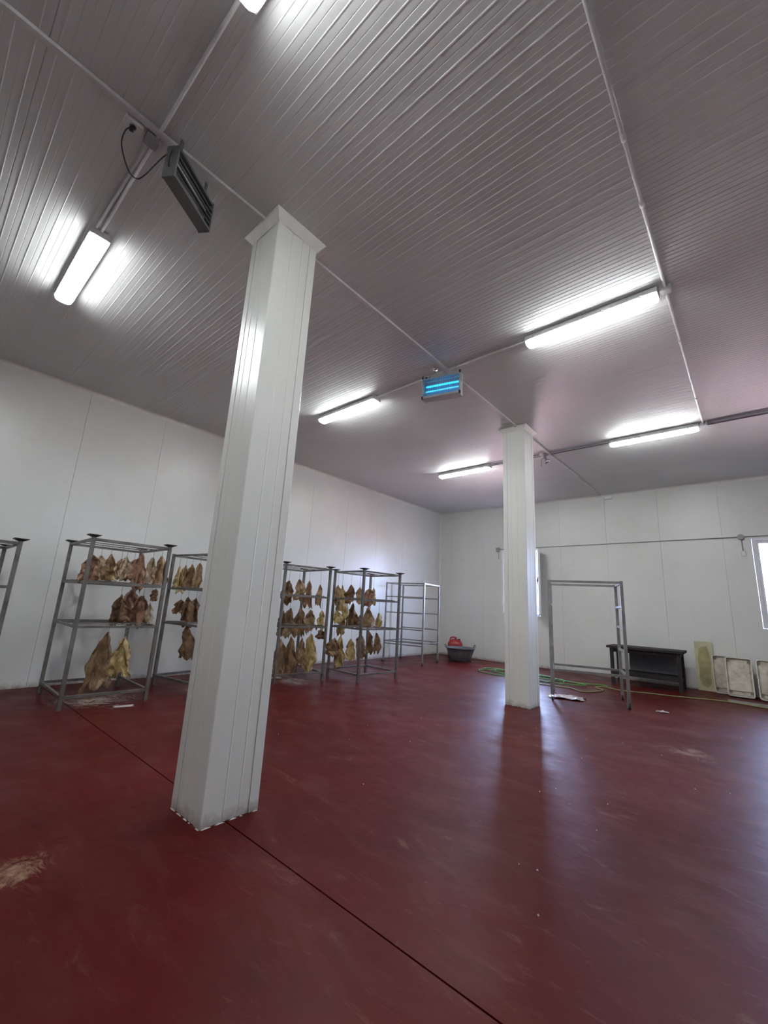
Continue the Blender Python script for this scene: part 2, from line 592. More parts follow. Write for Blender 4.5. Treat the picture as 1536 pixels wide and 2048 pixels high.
def sash(r, w, h, loc, rz, handle_x):
    """glazed leaf: frame, pane, handle (pivot at its hinge edge)"""
    s = obj('sash', frame_ring(MB(), 0, w, -0.03, 0.03, 0, h, 0.055), 'pvc', r, loc, (0, 0, rz))
    obj('pane', MB().box(0.055, w - 0.055, -0.004, 0.004, 0.055, h - 0.055), 'glass', s)
    hd = MB().box(-0.014, 0.014, -0.045, -0.03, -0.06, 0.06).box(-0.011, 0.011, -0.062, -0.045, -0.13, 0.02)
    obj('handle', hd, 'black', s, (handle_x, 0, h * 0.52))
    return s


w1 = window('window_1', W1, 'window behind the far column with one leaf swung open')
Hh = W1[3] - W1[2] - 2 * FW
sash(w1, 0.50, Hh, (FW, 0.05, FW), 0.0, 0.47)
sash(w1, 0.50, Hh, (W1[1] - W1[0] - FW, -0.02, FW), math.radians(180 + 115), 0.47)   # swung into the room, edge-on
w2 = window('window_2', W2, 'bright white-framed window at the right edge')
Hh = W2[3] - W2[2] - 2 * FW
sash(w2, 0.50, Hh, (FW, 0.05, FW), 0.0, 0.47)
sash(w2, 0.50, Hh, (W2[1] - W2[0] - FW - 0.5, 0.05, FW), 0.0, 0.03)

yard = struct(obj('ground_outside', MB().box(-30, 40, 0.3, 60, -0.4, -0.25), 'ground'), 'pale yard outside the windows')
fence = tag(empty('iron_fence', (5.6, 1.2, -0.25)), 'thin iron fence with spear tips outside the bright window', 'fence')
for k in range(36):
    x = (k - 1) * 0.13 + 0.02
    b = MB().tube([(0, 0, 0), (0, 0, 2.38)], 0.008, 6)
    b.add([(-0.02, 0, 2.38), (0, -0.008, 2.38), (0.02, 0, 2.38), (0, 0.008, 2.38), (0, 0, 2.52)], [(0, 1, 4), (1, 2, 4), (2, 3, 4), (3, 0, 4), (3, 2, 1, 0)])
    if k == 0:
        fbm = b.mesh('bar', 'iron')
    link('bar', fbm, fence, (x, 0, 0))
part_box('rail', (4.9, 0.02, 0.025), (2.3, 0, 2.22), 'iron', fence)
part_box('rail', (4.9, 0.02, 0.025), (2.3, 0, 0.4), 'iron', fence)


# ================================================================== COLUMNS
def make_column(cx, cy, w, label):
    r = tag(empty('column', (cx, cy, 0)), label, 'column', 'white panelled columns')
    hw, cw = w / 2, 0.072
    obj('core', MB().box(-hw + 0.02, hw - 0.02, -hw + 0.02, hw - 0.02, 0, H), 'backing', r)
    e = hw - cw
    pn = MB().box(-e + 0.002, e - 0.002, -hw + 0.004, -hw + 0.02, 0.003, H - 0.002)
    for x in (-e * 0.42, e * 0.42):                   # two shallow pressed ribs
        pn.add([(x - 0.006, -hw + 0.004, 0.004), (x, -hw + 0.0015, 0.004), (x + 0.006, -hw + 0.004, 0.004),
                (x - 0.006, -hw + 0.004, H - 0.07), (x, -hw + 0.0015, H - 0.07), (x + 0.006, -hw + 0.004, H - 0.07)],
               [(0, 1, 4, 3), (1, 2, 5, 4), (0, 2, 1), (3, 4, 5)])
    pm = pn.mesh('side_panel', 'column')
    cp = MB().prism([(-hw, -hw + 0.006), (-hw + 0.006, -hw), (-hw + cw, -hw), (-hw + cw, -hw + 0.004), (-hw + 0.02, -hw + 0.019),
                     (-hw + 0.019, -hw + 0.02), (-hw + 0.004, -hw + cw), (-hw, -hw + cw)], 0.002, H - 0.002).mesh('corner_profile', 'column')
    a, b, t = hw + 0.001, hw + 0.052, 0.006
    z0, z1 = H - 0.075, H - 0.001
    tm = MB().add([(-a, -a, z0), (a, -a, z0), (b, -b, z1 - 0.012), (-b, -b, z1 - 0.012), (b, -b, z1), (-b, -b, z1), (a, -a, z1), (-a, -a, z1)],
                  [(0, 1, 2, 3), (3, 2, 4, 5), (5, 4, 6, 7), (7, 6, 1, 0), (1, 6, 4, 2), (0, 3, 5, 7)]).mesh('top_trim', 'trim')
    rr = random.Random(int(cy * 10))
    sb = MB()
    for i in range(5):                                # crumbling sealant bead at the foot
        x = -hw + w * (i + rr.random() * 0.5) / 5
        l = min(rr.uniform(0.02, 0.075), hw - 0.004 - x)
        sb.add([(x, -hw - 0.0005, 0.0005), (x + l, -hw - 0.0005, 0.0005), (x + l * 0.9, -hw - 0.006, 0.0005), (x + l * 0.1, -hw - 0.007, 0.0005), (x + l / 2, -hw - 0.0005, 0.006)],
               [(0, 3, 2, 1), (0, 1, 4), (1, 2, 4), (2, 3, 4), (3, 0, 4)])
    sm = sb.mesh('sealant_bead', 'paper')
    for k in range(4):
        rz = (0, 0, k * math.pi / 2)
        link('side_panel', pm, r, rot=rz)
        link('corner_profile', cp, r, rot=rz)
        link('top_trim', tm, r, rot=rz)
        link('sealant_bead', sm, r, rot=rz)
    return r


make_column(5.010 - 0.1965, -9.939 + 0.1965, 0.393, 'large near white panelled column standing on the red floor')
make_column(4.982 - 0.190, -5.054 + 0.190, 0.380, 'far white panelled column in front of the open window')


# ================================================================== RACKS
TUBE = 0.039
cap_mesh = MB().add([(-0.024, -0.024, 0), (0.024, -0.024, 0), (0.024, 0.024, 0), (-0.024, 0.024, 0),
                     (-0.066, -0.066, 0.022), (0.066, -0.066, 0.022), (0.066, 0.066, 0.022), (-0.066, 0.066, 0.022),
                     (-0.066, -0.066, 0.029), (0.066, -0.066, 0.029), (0.066, 0.066, 0.029), (-0.066, 0.066, 0.029)],
                    [(3, 2, 1, 0), (0, 1, 5, 4), (1, 2, 6, 5), (2, 3, 7, 6), (3, 0, 4, 7), (4, 5, 9, 8), (5, 6, 10, 9), (6, 7, 11, 10), (7, 4, 8, 11), (8, 9, 10, 11)]).mesh('cap_plate', 'steel_dark')
wheel_mesh = MB().tube([(-0.013, 0, 0.032), (0.013, 0, 0.032)], 0.032, 16).mesh('wheel', 'black', True)
fork_mesh = MB().box(-0.024, -0.017, -0.014, 0.03, 0.025, 0.088).box(0.017, 0.024, -0.014, 0.03, 0.025, 0.088).box(-0.024, 0.024, -0.016, 0.032, 0.088, 0.096).mesh('caster', 'steel_light')


def rack_frame(O, th, w, l):
    """O is the corner nearest the room's middle; the rack reaches l along the wall and w towards it"""
    e = Vector((-math.sin(th), math.cos(th), 0))
    b = Vector((-math.cos(th), -math.sin(th), 0))
    c = Vector((O[0], O[1], 0)) + e * l / 2 + b * w / 2
    return c, th


def make_rack(label, O, th, w, l, height, levels, bottom, mat='steel', caps=True, wheels=False, rods=(), tube=TUBE, side_levels=None, long_levels=None, group='steel drying racks'):
    c, th = rack_frame(O, th, w, l)
    r = tag(empty('drying_rack', c, th), label, 'rack', group)
    hx, hy, t = w / 2 - tube / 2, l / 2 - tube / 2, tube
    foot = 0.096 if wheels else 0.0
    for sx in (-1, 1):
        for sy in (-1, 1):
            part_box('post', (t, t, height - foot), (sx * hx, sy * hy, foot + (height - foot) / 2), mat, r)
            if caps:
                link('cap_plate', cap_mesh, r, (sx * hx, sy * hy, height - 0.006))
            if wheels:
                cs = link('caster', fork_mesh, r, (sx * hx, sy * hy, 0), (0, 0, random.uniform(0, 6)))
                link('wheel', wheel_mesh, cs, (0, 0.012, 0))
    side = (side_levels if side_levels is not None else levels) + [bottom]
    lng = (long_levels if long_levels is not None else levels) + [bottom]
    tt = t * 0.78
    for z in lng:
        for sx in (-1, 1):
            part_box('long_rail', (tt, 2 * hy - t, tt), (sx * hx, 0, z), mat, r)
    for z in side:
        for sy in (-1, 1):
            part_box('side_rail', (2 * hx - t, tt, tt), (0, sy * hy, z), mat, r)
    for z in rods[0] if rods else ():
        for fr in rods[1]:
            key = ('rod', round(l, 3))
            if key not in BOXES:
                BOXES[key] = MB().tube([(0, -hy, 0), (0, hy, 0)], 0.007, 8).mesh('hanging_rod', 'steel')
            link('hanging_rod', BOXES[key], r, (w / 2 - fr * w, 0, z + tt / 2 + 0.007))
    return r


FR = (0.16, 0.40, 0.65, 0.90)
RODZ = [1.925, 1.43, 0.91]
RACKS = {
    'A': ((1.599, -9.926), -0.021, 1.141, 0.937),
    'B': ((1.67, -8.41), 0.14, 1.08, 0.94),
    'C': ((1.539, -7.039), -0.182, 1.059, 0.939),
    'D': ((2.233, -5.796), -0.067, 0.884, 1.008),
}
RLAB = {
    'A': 'grey steel drying rack with flared post caps left of near column',
    'B': 'grey steel drying rack mostly hidden behind the near column',
    'C': 'grey steel drying rack directly right of the near column',
    'D': 'grey steel drying rack with brown hides, nearest the empty wheeled rack',
}
for k, (O, th, w, l) in RACKS.items():
    make_rack(RLAB[k], O, th, w, l, 1.975, [1.945, 1.43, 0.91], 0.135, rods=(RODZ, FR), caps=(k != 'B'))
make_rack('empty grey steel rack cut off by the left edge', (1.50, -11.50), 0.0, 1.07, 0.96, 1.83, [1.80, 1.32, 0.84], 0.135, rods=([1.78], (0.4, 0.8)))
make_rack('empty light steel wheeled rack in the far left corner', (1.479, -2.836), 0.185, 1.10, 0.95, 1.95, [1.93, 1.59, 1.20, 0.81, 0.44], 0.50,
          mat='steel_light', caps=False, wheels=True, tube=0.036, long_levels=[1.93])
make_rack('tall empty steel rack on casters before the dark table', (6.010, -3.732), 0.32, 1.132, 0.897, 1.93, [1.905], 0.475,
          mat='steel_light', caps=False, wheels=True, tube=0.046, long_levels=[1.905, 1.53, 1.203, 0.829])

# ------------------------------------------------------------------ hides hanging in the racks
HIDES = {
    ('A', 0): [(0.16, 0.087, 1.767, 0.319, 0.196, 'p'), (0.65, 0.329, 1.814, 0.327, 0.141, 'w'), (0.16, 0.298, 1.8, 0.334, 0.184, 't'), (0.65, 0.599, 1.791, 0.284, 0.175, 'b'), (0.16, 0.496, 1.793, 0.295, 0.135, 'w'), (0.65, 0.775, 1.807, 0.309, 0.178, 'p'), (0.16, 0.679, 1.864, 0.485, 0.175, 'p'), (0.16, 0.835, 1.817, 0.369, 0.15, 'w'), (0.16, 0.95, 1.85, 0.394, 0.171, 't')],
    ('A', 1): [(0.4, 0.595, 1.302, 0.374, 0.212, 'b'), (0.9, 0.909, 1.376, 0.493, 0.265, 'p'), (0.4, 0.887, 1.298, 0.391, 0.219, 'p'), (0.16, 0.906, 1.206, 0.241, 0.101, 'w'), (0.16, 0.941, 1.399, 0.154, 0.112, 'b')],
    ('A', 2): [(0.65, 0.611, 0.791, 0.749, 0.309, 't'), (0.16, 0.656, 0.775, 0.487, 0.229, 'y')],
    ('B', 0): [(0.9, 0.093, 1.791, 0.396, 0.15, 'y'), (0.9, 0.211, 1.813, 0.393, 0.101, 't'), (0.65, 0.149, 1.819, 0.397, 0.142, 'b'), (0.4, 0.099, 1.836, 0.386, 0.12, 't')],
    ('B', 1): [(0.9, 0.21, 1.262, 0.218, 0.137, 'b'), (0.9, 0.338, 1.311, 0.466, 0.158, 'b'), (0.9, 0.495, 1.305, 0.399, 0.161, 'b')],
    ('B', 2): [(0.9, 0.388, 0.869, 0.543, 0.188, 'b')],
    ('C', 0): [(0.16, 0.193, 1.69, 0.409, 0.176, 'b'), (0.65, 0.686, 1.756, 0.419, 0.215, 't'), (0.4, 0.765, 1.735, 0.482, 0.144, 'b'), (0.16, 0.87, 1.664, 0.407, 0.12, 't')],
    ('C', 1): [(0.4, 0.271, 1.167, 0.366, 0.137, 'b'), (0.9, 0.68, 1.204, 0.518, 0.263, 't'), (0.4, 0.624, 1.242, 0.542, 0.195, 'b'), (0.4, 0.856, 1.197, 0.393, 0.209, 't'), (0.16, 0.95, 1.2, 0.334, 0.151, 'y')],
    ('C', 2): [(0.65, 0.419, 0.646, 0.604, 0.226, 't'), (0.16, 0.339, 0.742, 0.6, 0.214, 'b'), (0.16, 0.575, 0.712, 0.444, 0.187, 't'), (0.16, 0.759, 0.783, 0.65, 0.221, 'y'), (0.16, 0.95, 0.856, 0.155, 0.172, 'b')],
    ('D', 0): [(0.9, 0.05, 1.691, 0.369, 0.126, 't'), (0.9, 0.167, 1.698, 0.574, 0.197, 'y'), (0.65, 0.204, 1.713, 0.345, 0.171, 'b'), (0.4, 0.236, 1.667, 0.291, 0.168, 't'), (0.16, 0.272, 1.653, 0.323, 0.21, 'p'), (0.4, 0.59, 1.685, 0.332, 0.104, 'y')],
    ('D', 1): [(0.9, 0.058, 1.213, 0.246, 0.148, 'y'), (0.9, 0.239, 1.164, 0.439, 0.173, 'y'), (0.9, 0.479, 1.359, 0.434, 0.212, 'b'), (0.9, 0.688, 1.135, 0.277, 0.143, 'b'), (0.4, 0.48, 1.303, 0.369, 0.193, 't'), (0.4, 0.776, 1.205, 0.287, 0.128, 'y')],
    ('D', 2): [(0.9, 0.05, 0.707, 0.361, 0.211, 'b'), (0.9, 0.208, 0.722, 0.579, 0.216, 'y'), (0.4, 0.097, 0.719, 0.372, 0.162, 'y'), (0.16, 0.15, 0.813, 0.422, 0.182, 'b'), (0.4, 0.543, 0.843, 0.395, 0.158, 'b'), (0.16, 0.527, 0.838, 0.36, 0.128, 'b')],
}
COLN = {'t': 'tan', 'y': 'yellowish', 'b': 'brown', 'p': 'pinkish brown', 'w': 'pale'}
TIER = ['top tier', 'middle tier', 'bottom tier']
WHERE = {'A': 'rack left of near column', 'B': 'rack behind near column', 'C': 'rack right of near column', 'D': 'rack beside empty wheeled rack'}
ORD = ['first', 'second', 'third', 'fourth', 'fifth', 'sixth', 'seventh', 'eighth', 'ninth']
CAMP = Vector((7.597, -11.385, 1.332))


def hide_mesh(w, h, seed, mat):
    """a stiff, folded, leaf-like piece of skin: narrow at the hook, wide in the middle, ragged below"""
    rr = random.Random(seed)
    nu, nv = 20, 26
    off = Vector((rr.uniform(-50, 50), rr.uniform(-50, 50), rr.uniform(-50, 50)))
    k1, ph = rr.uniform(1.0, 2.2), rr.uniform(0, 6.3)
    arc, flip, skew = rr.uniform(0.4, 1.5), rr.choice((-1, 1)), rr.uniform(-0.5, 0.5)
    peak, tail, top = rr.uniform(0.3, 0.75), rr.uniform(0.45, 1.0), rr.uniform(0.55, 0.95)
    lean = rr.uniform(-0.14, 0.14)
    v, f = [], []
    for j in range(nv + 1):
        t = j / nv
        if t < peak:
            hwid = top + (1 - top) * math.sin(t / peak * math.pi / 2)
        else:
            hwid = tail + (1 - tail) * math.cos((t - peak) / (1 - peak) * math.pi / 2)
        hwid *= min(1.0, 0.45 + t * 8)
        for i in range(nu + 1):
            u = i / nu * 2 - 1
            sd = 3 if u > 0 else -3
            e1 = noise.noise(Vector((0.0, t * 3.0, sd)) + off) + 0.5 * noise.noise(Vector((0.0, t * 7.5, sd)) + off)
            us = u * (1 + 0.55 * e1 * abs(u))
            a = arc * (us + skew * 0.4) * (0.55 + 0.45 * t)
            sc = w * 0.5 * hwid / max(0.45, math.sin(min(arc, 1.45)))
            x = sc * math.sin(a) + lean * w * t
            y = flip * sc * (1 - math.cos(a)) * 0.9
            rag = noise.noise(Vector((u * 2.0, 7.0, 0.0)) + off) + 0.5 * noise.noise(Vector((u * 5.0, 9.0, 0.0)) + off)
            z = -h * t * (1 + 0.20 * rag * t) - 0.15 * h * (u * u) * (1 - t)
            ed = 0.55 + 0.6 * abs(u)
            y += w * (0.10 * math.sin(k1 * u * math.pi + ph + 2.2 * t) + ed * (0.24 * noise.noise(Vector((u * 1.6, t * 2.8, 1.0)) + off)
                      + 0.15 * noise.noise(Vector((u * 3.4, t * 5.5, 2.0)) + off) + 0.07 * noise.noise(Vector((u * 7.0, t * 10.0, 3.0)) + off))) * min(1, 0.2 + 4 * t)
            x += w * 0.10 * noise.noise(Vector((u * 2.5, t * 4.0, 5.0)) + off)
            v.append((x, y, z))
    for j in range(nv):
        for i in range(nu):
            a = j * (nu + 1) + i
            f.append((a, a + 1, a + nu + 2, a + nu + 1))
    return MB().add(v, f).mesh('dried_hide', mat, True)


for (rk, tier), items in HIDES.items():
    O, th, w, l = RACKS[rk]
    e = Vector((-math.sin(th), math.cos(th), 0))
    b = Vector((-math.cos(th), -math.sin(th), 0))
    for k, (fr, tl, z0, hh, ww, colr) in enumerate(items):
        p = Vector((O[0], O[1], 0)) + b * (fr * w) + e * (tl * l)
        p.z = z0
        seed = hash((ord(rk), tier, k)) % 9973
        rr = random.Random(seed)
        d = CAMP - p
        o = link('dried_hide', hide_mesh(ww * 1.25, hh, seed, 'hide_' + colr), None, p, (0, 0, math.atan2(d.y, d.x) + math.pi / 2 + rr.uniform(-0.55, 0.55)))
        sm = o.modifiers.new('thickness', 'SOLIDIFY')
        sm.thickness = 0.006
        sm.offset = 0.0
        place = 'only one' if len(items) == 1 else ORD[k] + ' from left'
        tag(o, '%s crumpled dried hide, %s, %s of %s' % (COLN[colr], place, TIER[tier], WHERE[rk]), 'dried hide', 'dried hides hanging in the racks')
        top = RODZ[tier] + 0.036 / 2 + 0.014
        q = top - z0
        pts = [(0, 0.010, -0.030), (0, -0.006, -0.042), (0, -0.012, -0.024), (0, -0.003, 0.0), (0, 0, 0.02), (0, 0, q - 0.012), (0, 0.003, q), (0, 0.012, q + 0.006), (0, 0.019, q - 0.004)]
        obj('hook', MB().tube(pts, 0.0024, 5), 'wire', o)


# ================================================================== CEILING LAMPS
L_LEN = 1.27


def xprism(mb, prof, x0, x1):
    n = len(prof)
    v = [(x0, a, z) for a, z in prof] + [(x1, a, z) for a, z in prof]
    return mb.add(v, [tuple(range(n)), tuple(range(2 * n - 1, n - 1, -1))] + [(i, i + n, (i + 1) % n + n, (i + 1) % n) for i in range(n)])


h = L_LEN / 2
base_m = xprism(MB(), [(-0.080, -0.070), (0.080, -0.070), (0.080, -0.050), (0.060, -0.006), (-0.060, -0.006), (-0.080, -0.050)], -h, h).mesh('housing', 'plastic_white')
dif_prof = [(-0.075, -0.070), (-0.072, -0.090), (-0.058, -0.105), (-0.032, -0.113), (0.032, -0.113), (0.058, -0.105), (0.072, -0.090), (0.075, -0.070)]
dif_m = xprism(MB(), dif_prof, -h + 0.038, h - 0.038).mesh('diffuser', 'lamp')
end_m = MB()
ep = [(a * 0.999, z) for a, z in dif_prof]
e2 = [(a * 0.72, -0.070 + (z + 0.070) * 0.75) for a, z in dif_prof]
nn = len(ep)
end_m.add([(0, a, z) for a, z in ep] + [(0.024, a * 0.95, -0.070 + (z + 0.070) * 0.95) for a, z in ep] + [(0.037, a, z) for a, z in e2],
          [(i, (i + 1) % nn, (i + 1) % nn + nn, i + nn) for i in range(nn)] + [(i + nn, (i + 1) % nn + nn, (i + 1) % nn + 2 * nn, i + 2 * nn) for i in range(nn)] + [tuple(range(2 * nn, 3 * nn)), tuple(range(nn - 1, -1, -1))])
end_m = end_m.mesh('end_cap', 'lamp_end')
clip_m = MB().box(-0.012, 0.012, -0.004, 0.004, -0.084, -0.056).mesh('clip', 'chrome')
spacer_m = MB().box(-0.05, 0.05, -0.03, 0.03, -0.006, 0.0).mesh('mounting_plate', 'plastic_white')

LX = (2.987, 6.566)
LY = (-10.817, -7.206, -3.585)
LLAB = {(0, 0): 'lit tube lamp on ceiling left of the near column', (1, 0): 'lit tube lamp cut off at top edge of ceiling',
        (0, 1): 'lit tube lamp just right of near column, left of blue insect killer', (1, 1): 'large lit tube lamp right of the blue insect killer',
        (0, 2): 'smallest lit tube lamp, left of the far column', (1, 2): 'lit tube lamp on ceiling right of the far column'}
for i, lx in enumerate(LX):
    for j, ly in enumerate(LY):
        r = tag(empty('tube_lamp', (lx, ly, H)), LLAB[(i, j)], 'lamp', 'ceiling tube lamps')
        link('housing', base_m, r)
        link('diffuser', dif_m, r)
        link('end_cap', end_m, r, (h - 0.038, 0, 0))
        link('end_cap', end_m, r, (-h + 0.038, 0, 0), (0, 0, math.pi))
        for x in (-0.5, -0.17, 0.17, 0.5):
            for s in (-1, 1):
                link('clip', clip_m, r, (x, s * 0.080, 0))
        for x in (-0.4, 0.4):
            link('mounting_plate', spacer_m, r, (x, 0, 0))

# ================================================================== CONDUITS, BOXES
XM, X2 = 4.865, 7.260


def conduit(name, pts, r, label, mat='conduit', couplers=()):
    o = obj(name, MB().tube(pts, r, 10), mat, smooth=True)
    tag(o, label, 'conduit')
    for p, d in couplers:
        p, d = Vector(p), Vector(d)
        obj('coupler', MB().tube([p - d * 0.03, p + d * 0.03], r * 1.4, 10), mat, o, smooth=True)
    return o


def trunking(x, y0, y1, label):
    o = obj('cable_trunking', MB().box(x - 0.019, x + 0.019, y0, y1, H - 0.028, H - 0.003), 'conduit')
    return tag(o, label, 'trunking', 'ceiling trunking along the columns')


trunking(XM, ROOM_Y + 0.01, -9.995, 'white ceiling trunking running to the left of near column')
trunking(XM, -9.49, -5.11, 'white ceiling trunking between the two columns')
trunking(XM, -4.61, -0.06, 'white ceiling trunking from far column to far wall')
Zc = H - 0.016
conduit('conduit_pipe', [(X2, ROOM_Y + 0.01, Zc), (X2, -3.50, Zc)], 0.0125, 'thin conduit along ceiling past the right lamps ends', couplers=[((X2, yy, Zc), (0, 1, 0)) for yy in (-8.87, -8.28, -6.2, -4.6)])
for j, ly in enumerate(LY):
    tagn = ('near column row', 'insect killer row', 'far column row')[j]
    for s, d in ((-1, 'upper'), (1, 'lower')):
        if j < 2 and s == 1:
            continue
        yy = ly + (0 if j < 2 else s * 0.045)
        conduit('conduit_pipe', [(LX[0] + h + 0.01, yy, Zc), (LX[1] - h - 0.01, yy, Zc - 0.001)], 0.012 if j == 0 else 0.010,
                'ceiling conduit joining two lamps, %s%s' % (tagn, '' if j < 2 else ', %s of the pair' % d), 'conduit' if j < 2 else 'conduit_grey')
for s, d in ((-1, 'upper'), (1, 'lower')):
    conduit('conduit_pipe', [(X2 + 0.05, LY[2] + s * 0.06, Zc), (ROOM_X - 0.06, LY[2] + s * 0.06, Zc)], 0.0125, '%s of two dark parallel conduits at right ceiling edge' % d, 'conduit_grey')
for ly, lab in ((LY[1], 'small white junction box beside end of large lit lamp'), (LY[2], 'small white junction box where the parallel conduits start')):
    b = obj('junction_box', MB().cbox(-0.045, 0.045, -0.045, 0.045, -0.045, -0.001, 0.01), 'plastic_white', None, (X2, ly + 0.02, H))
    obj('lid', MB().cbox(-0.040, 0.040, -0.040, 0.040, -0.049, -0.045, 0.01), 'plastic_white', b)
    tag(b, lab, 'junction box')

# far wall: conduit, boxes, switches
conduit('conduit_pipe', [(2.10, -0.014, 3.132), (7.44, -0.014, 3.138)], 0.011, 'grey conduit running along the far wall at window height', 'conduit_grey')
conduit('conduit_pipe', [(7.55, -0.014, 3.14), (ROOM_X - 0.02, -0.014, 3.15)], 0.011, 'grey conduit above the bright right window', 'conduit_grey')
b = tag(obj('round_junction_box', MB().tube([(0, 0.0, 0), (0, -0.045, 0)], 0.058, 20), 'conduit_grey', None, (7.492, -0.001, 3.138)), 'round grey junction box left of the bright window', 'junction box')
obj('lid', MB().tube([(0, -0.045, 0), (0, -0.052, 0)], 0.050, 20), 'conduit_grey', b)
b = tag(obj('junction_box', MB().cbox(-0.055, 0.055, -0.05, 0.0, -0.055, 0.055, 0.008), 'conduit_grey', None, (2.045, -0.001, 3.13)), 'square grey junction box left of the far column', 'junction box')
obj('lid', MB().box(-0.047, 0.047, -0.056, -0.05, -0.047, 0.047), 'conduit_grey', b)
for x, zt, lab in ((7.497, 3.08, 'near the bright window'), (2.06, 3.07, 'left of the far column')):
    conduit('conduit_pipe', [(x, -0.012, zt), (x, -0.012, 2.84)], 0.008, 'short drop conduit to wall switch %s' % lab, 'conduit_grey')
    s = tag(obj('wall_switch', MB().cbox(-0.036, 0.036, -0.045, 0, -0.05, 0.05, 0.008), 'plastic_white', None, (x + 0.005, -0.001, 2.79)), 'small white wall switch %s' % lab, 'switch')
    obj('rocker', MB().box(-0.02, 0.02, -0.053, -0.045, -0.028, 0.028), 'plastic_white', s)
b = tag(obj('wall_box', MB().cbox(-0.09, 0.09, -0.055, 0, -0.035, 0.035, 0.012), 'plastic_white', None, (5.05, -0.001, 4.30)), 'small white box high on the far wall under the ceiling', 'wall box')
obj('cover', MB().box(-0.075, 0.075, -0.062, -0.055, -0.024, 0.022), 'lens', b)

# socket plates beside the grey insect killer
s = tag(obj('ceiling_socket', MB().cbox(-0.033, 0.033, -0.055, 0.055, -0.045, -0.001, 0.008), 'plastic_white', None, (4.795, -10.955, H)), 'white socket box on ceiling holding a black plug', 'socket')
obj('socket_face', MB().tube([(0, 0, -0.045), (0, 0, -0.050)], 0.022, 16), 'conduit_grey', s)
s = tag(obj('junction_box', MB().cbox(-0.042, 0.042, -0.042, 0.042, -0.05, -0.001, 0.008), 'conduit_grey', None, (4.785, -10.835, H)), 'grey junction box between socket and grey insect killer', 'junction box')
obj('lid', MB().box(-0.036, 0.036, -0.036, 0.036, -0.055, -0.05), 'conduit_grey', s)
conduit('conduit_pipe', [(4.74, -10.835, Zc), (LX[0] + h + 0.02, -10.86, Zc)], 0.010, 'second thin conduit beside left lamp feed on ceiling')

# shiny socket with a dangling wire beyond the far column
s = tag(empty('ceiling_spotlight', (4.74, -3.46, H)), 'small shiny spotlight with dangling wire beyond far column', 'lamp')
obj('bracket', MB().box(-0.02, 0.02, -0.02, 0.02, -0.06, 0.0), 'conduit_grey', s)
obj('reflector', MB().lathe([(0.018, 0.05), (0.05, 0.02), (0.07, -0.03), (0.062, -0.03), (0.03, 0.015)], 18), 'chrome', s, (0.03, 0.03, -0.10), (0.5, -0.4, 0), True)
obj('wire', MB().tube(spline([(-0.02, -0.02, -0.05), (-0.06, -0.05, -0.09), (-0.05, -0.06, -0.15), (-0.06, -0.055, -0.22)], 5), 0.004, 6), 'black', s)
b = tag(obj('junction_box', MB().cbox(-0.035, 0.035, -0.035, 0.035, -0.05, -0.001, 0.008), 'plastic_white', None, (4.745, -3.66, H)), 'tiny white junction box beside spotlight beyond far column', 'junction box')
obj('lid', MB().box(-0.03, 0.03, -0.03, 0.03, -0.055, -0.05), 'plastic_white', b)


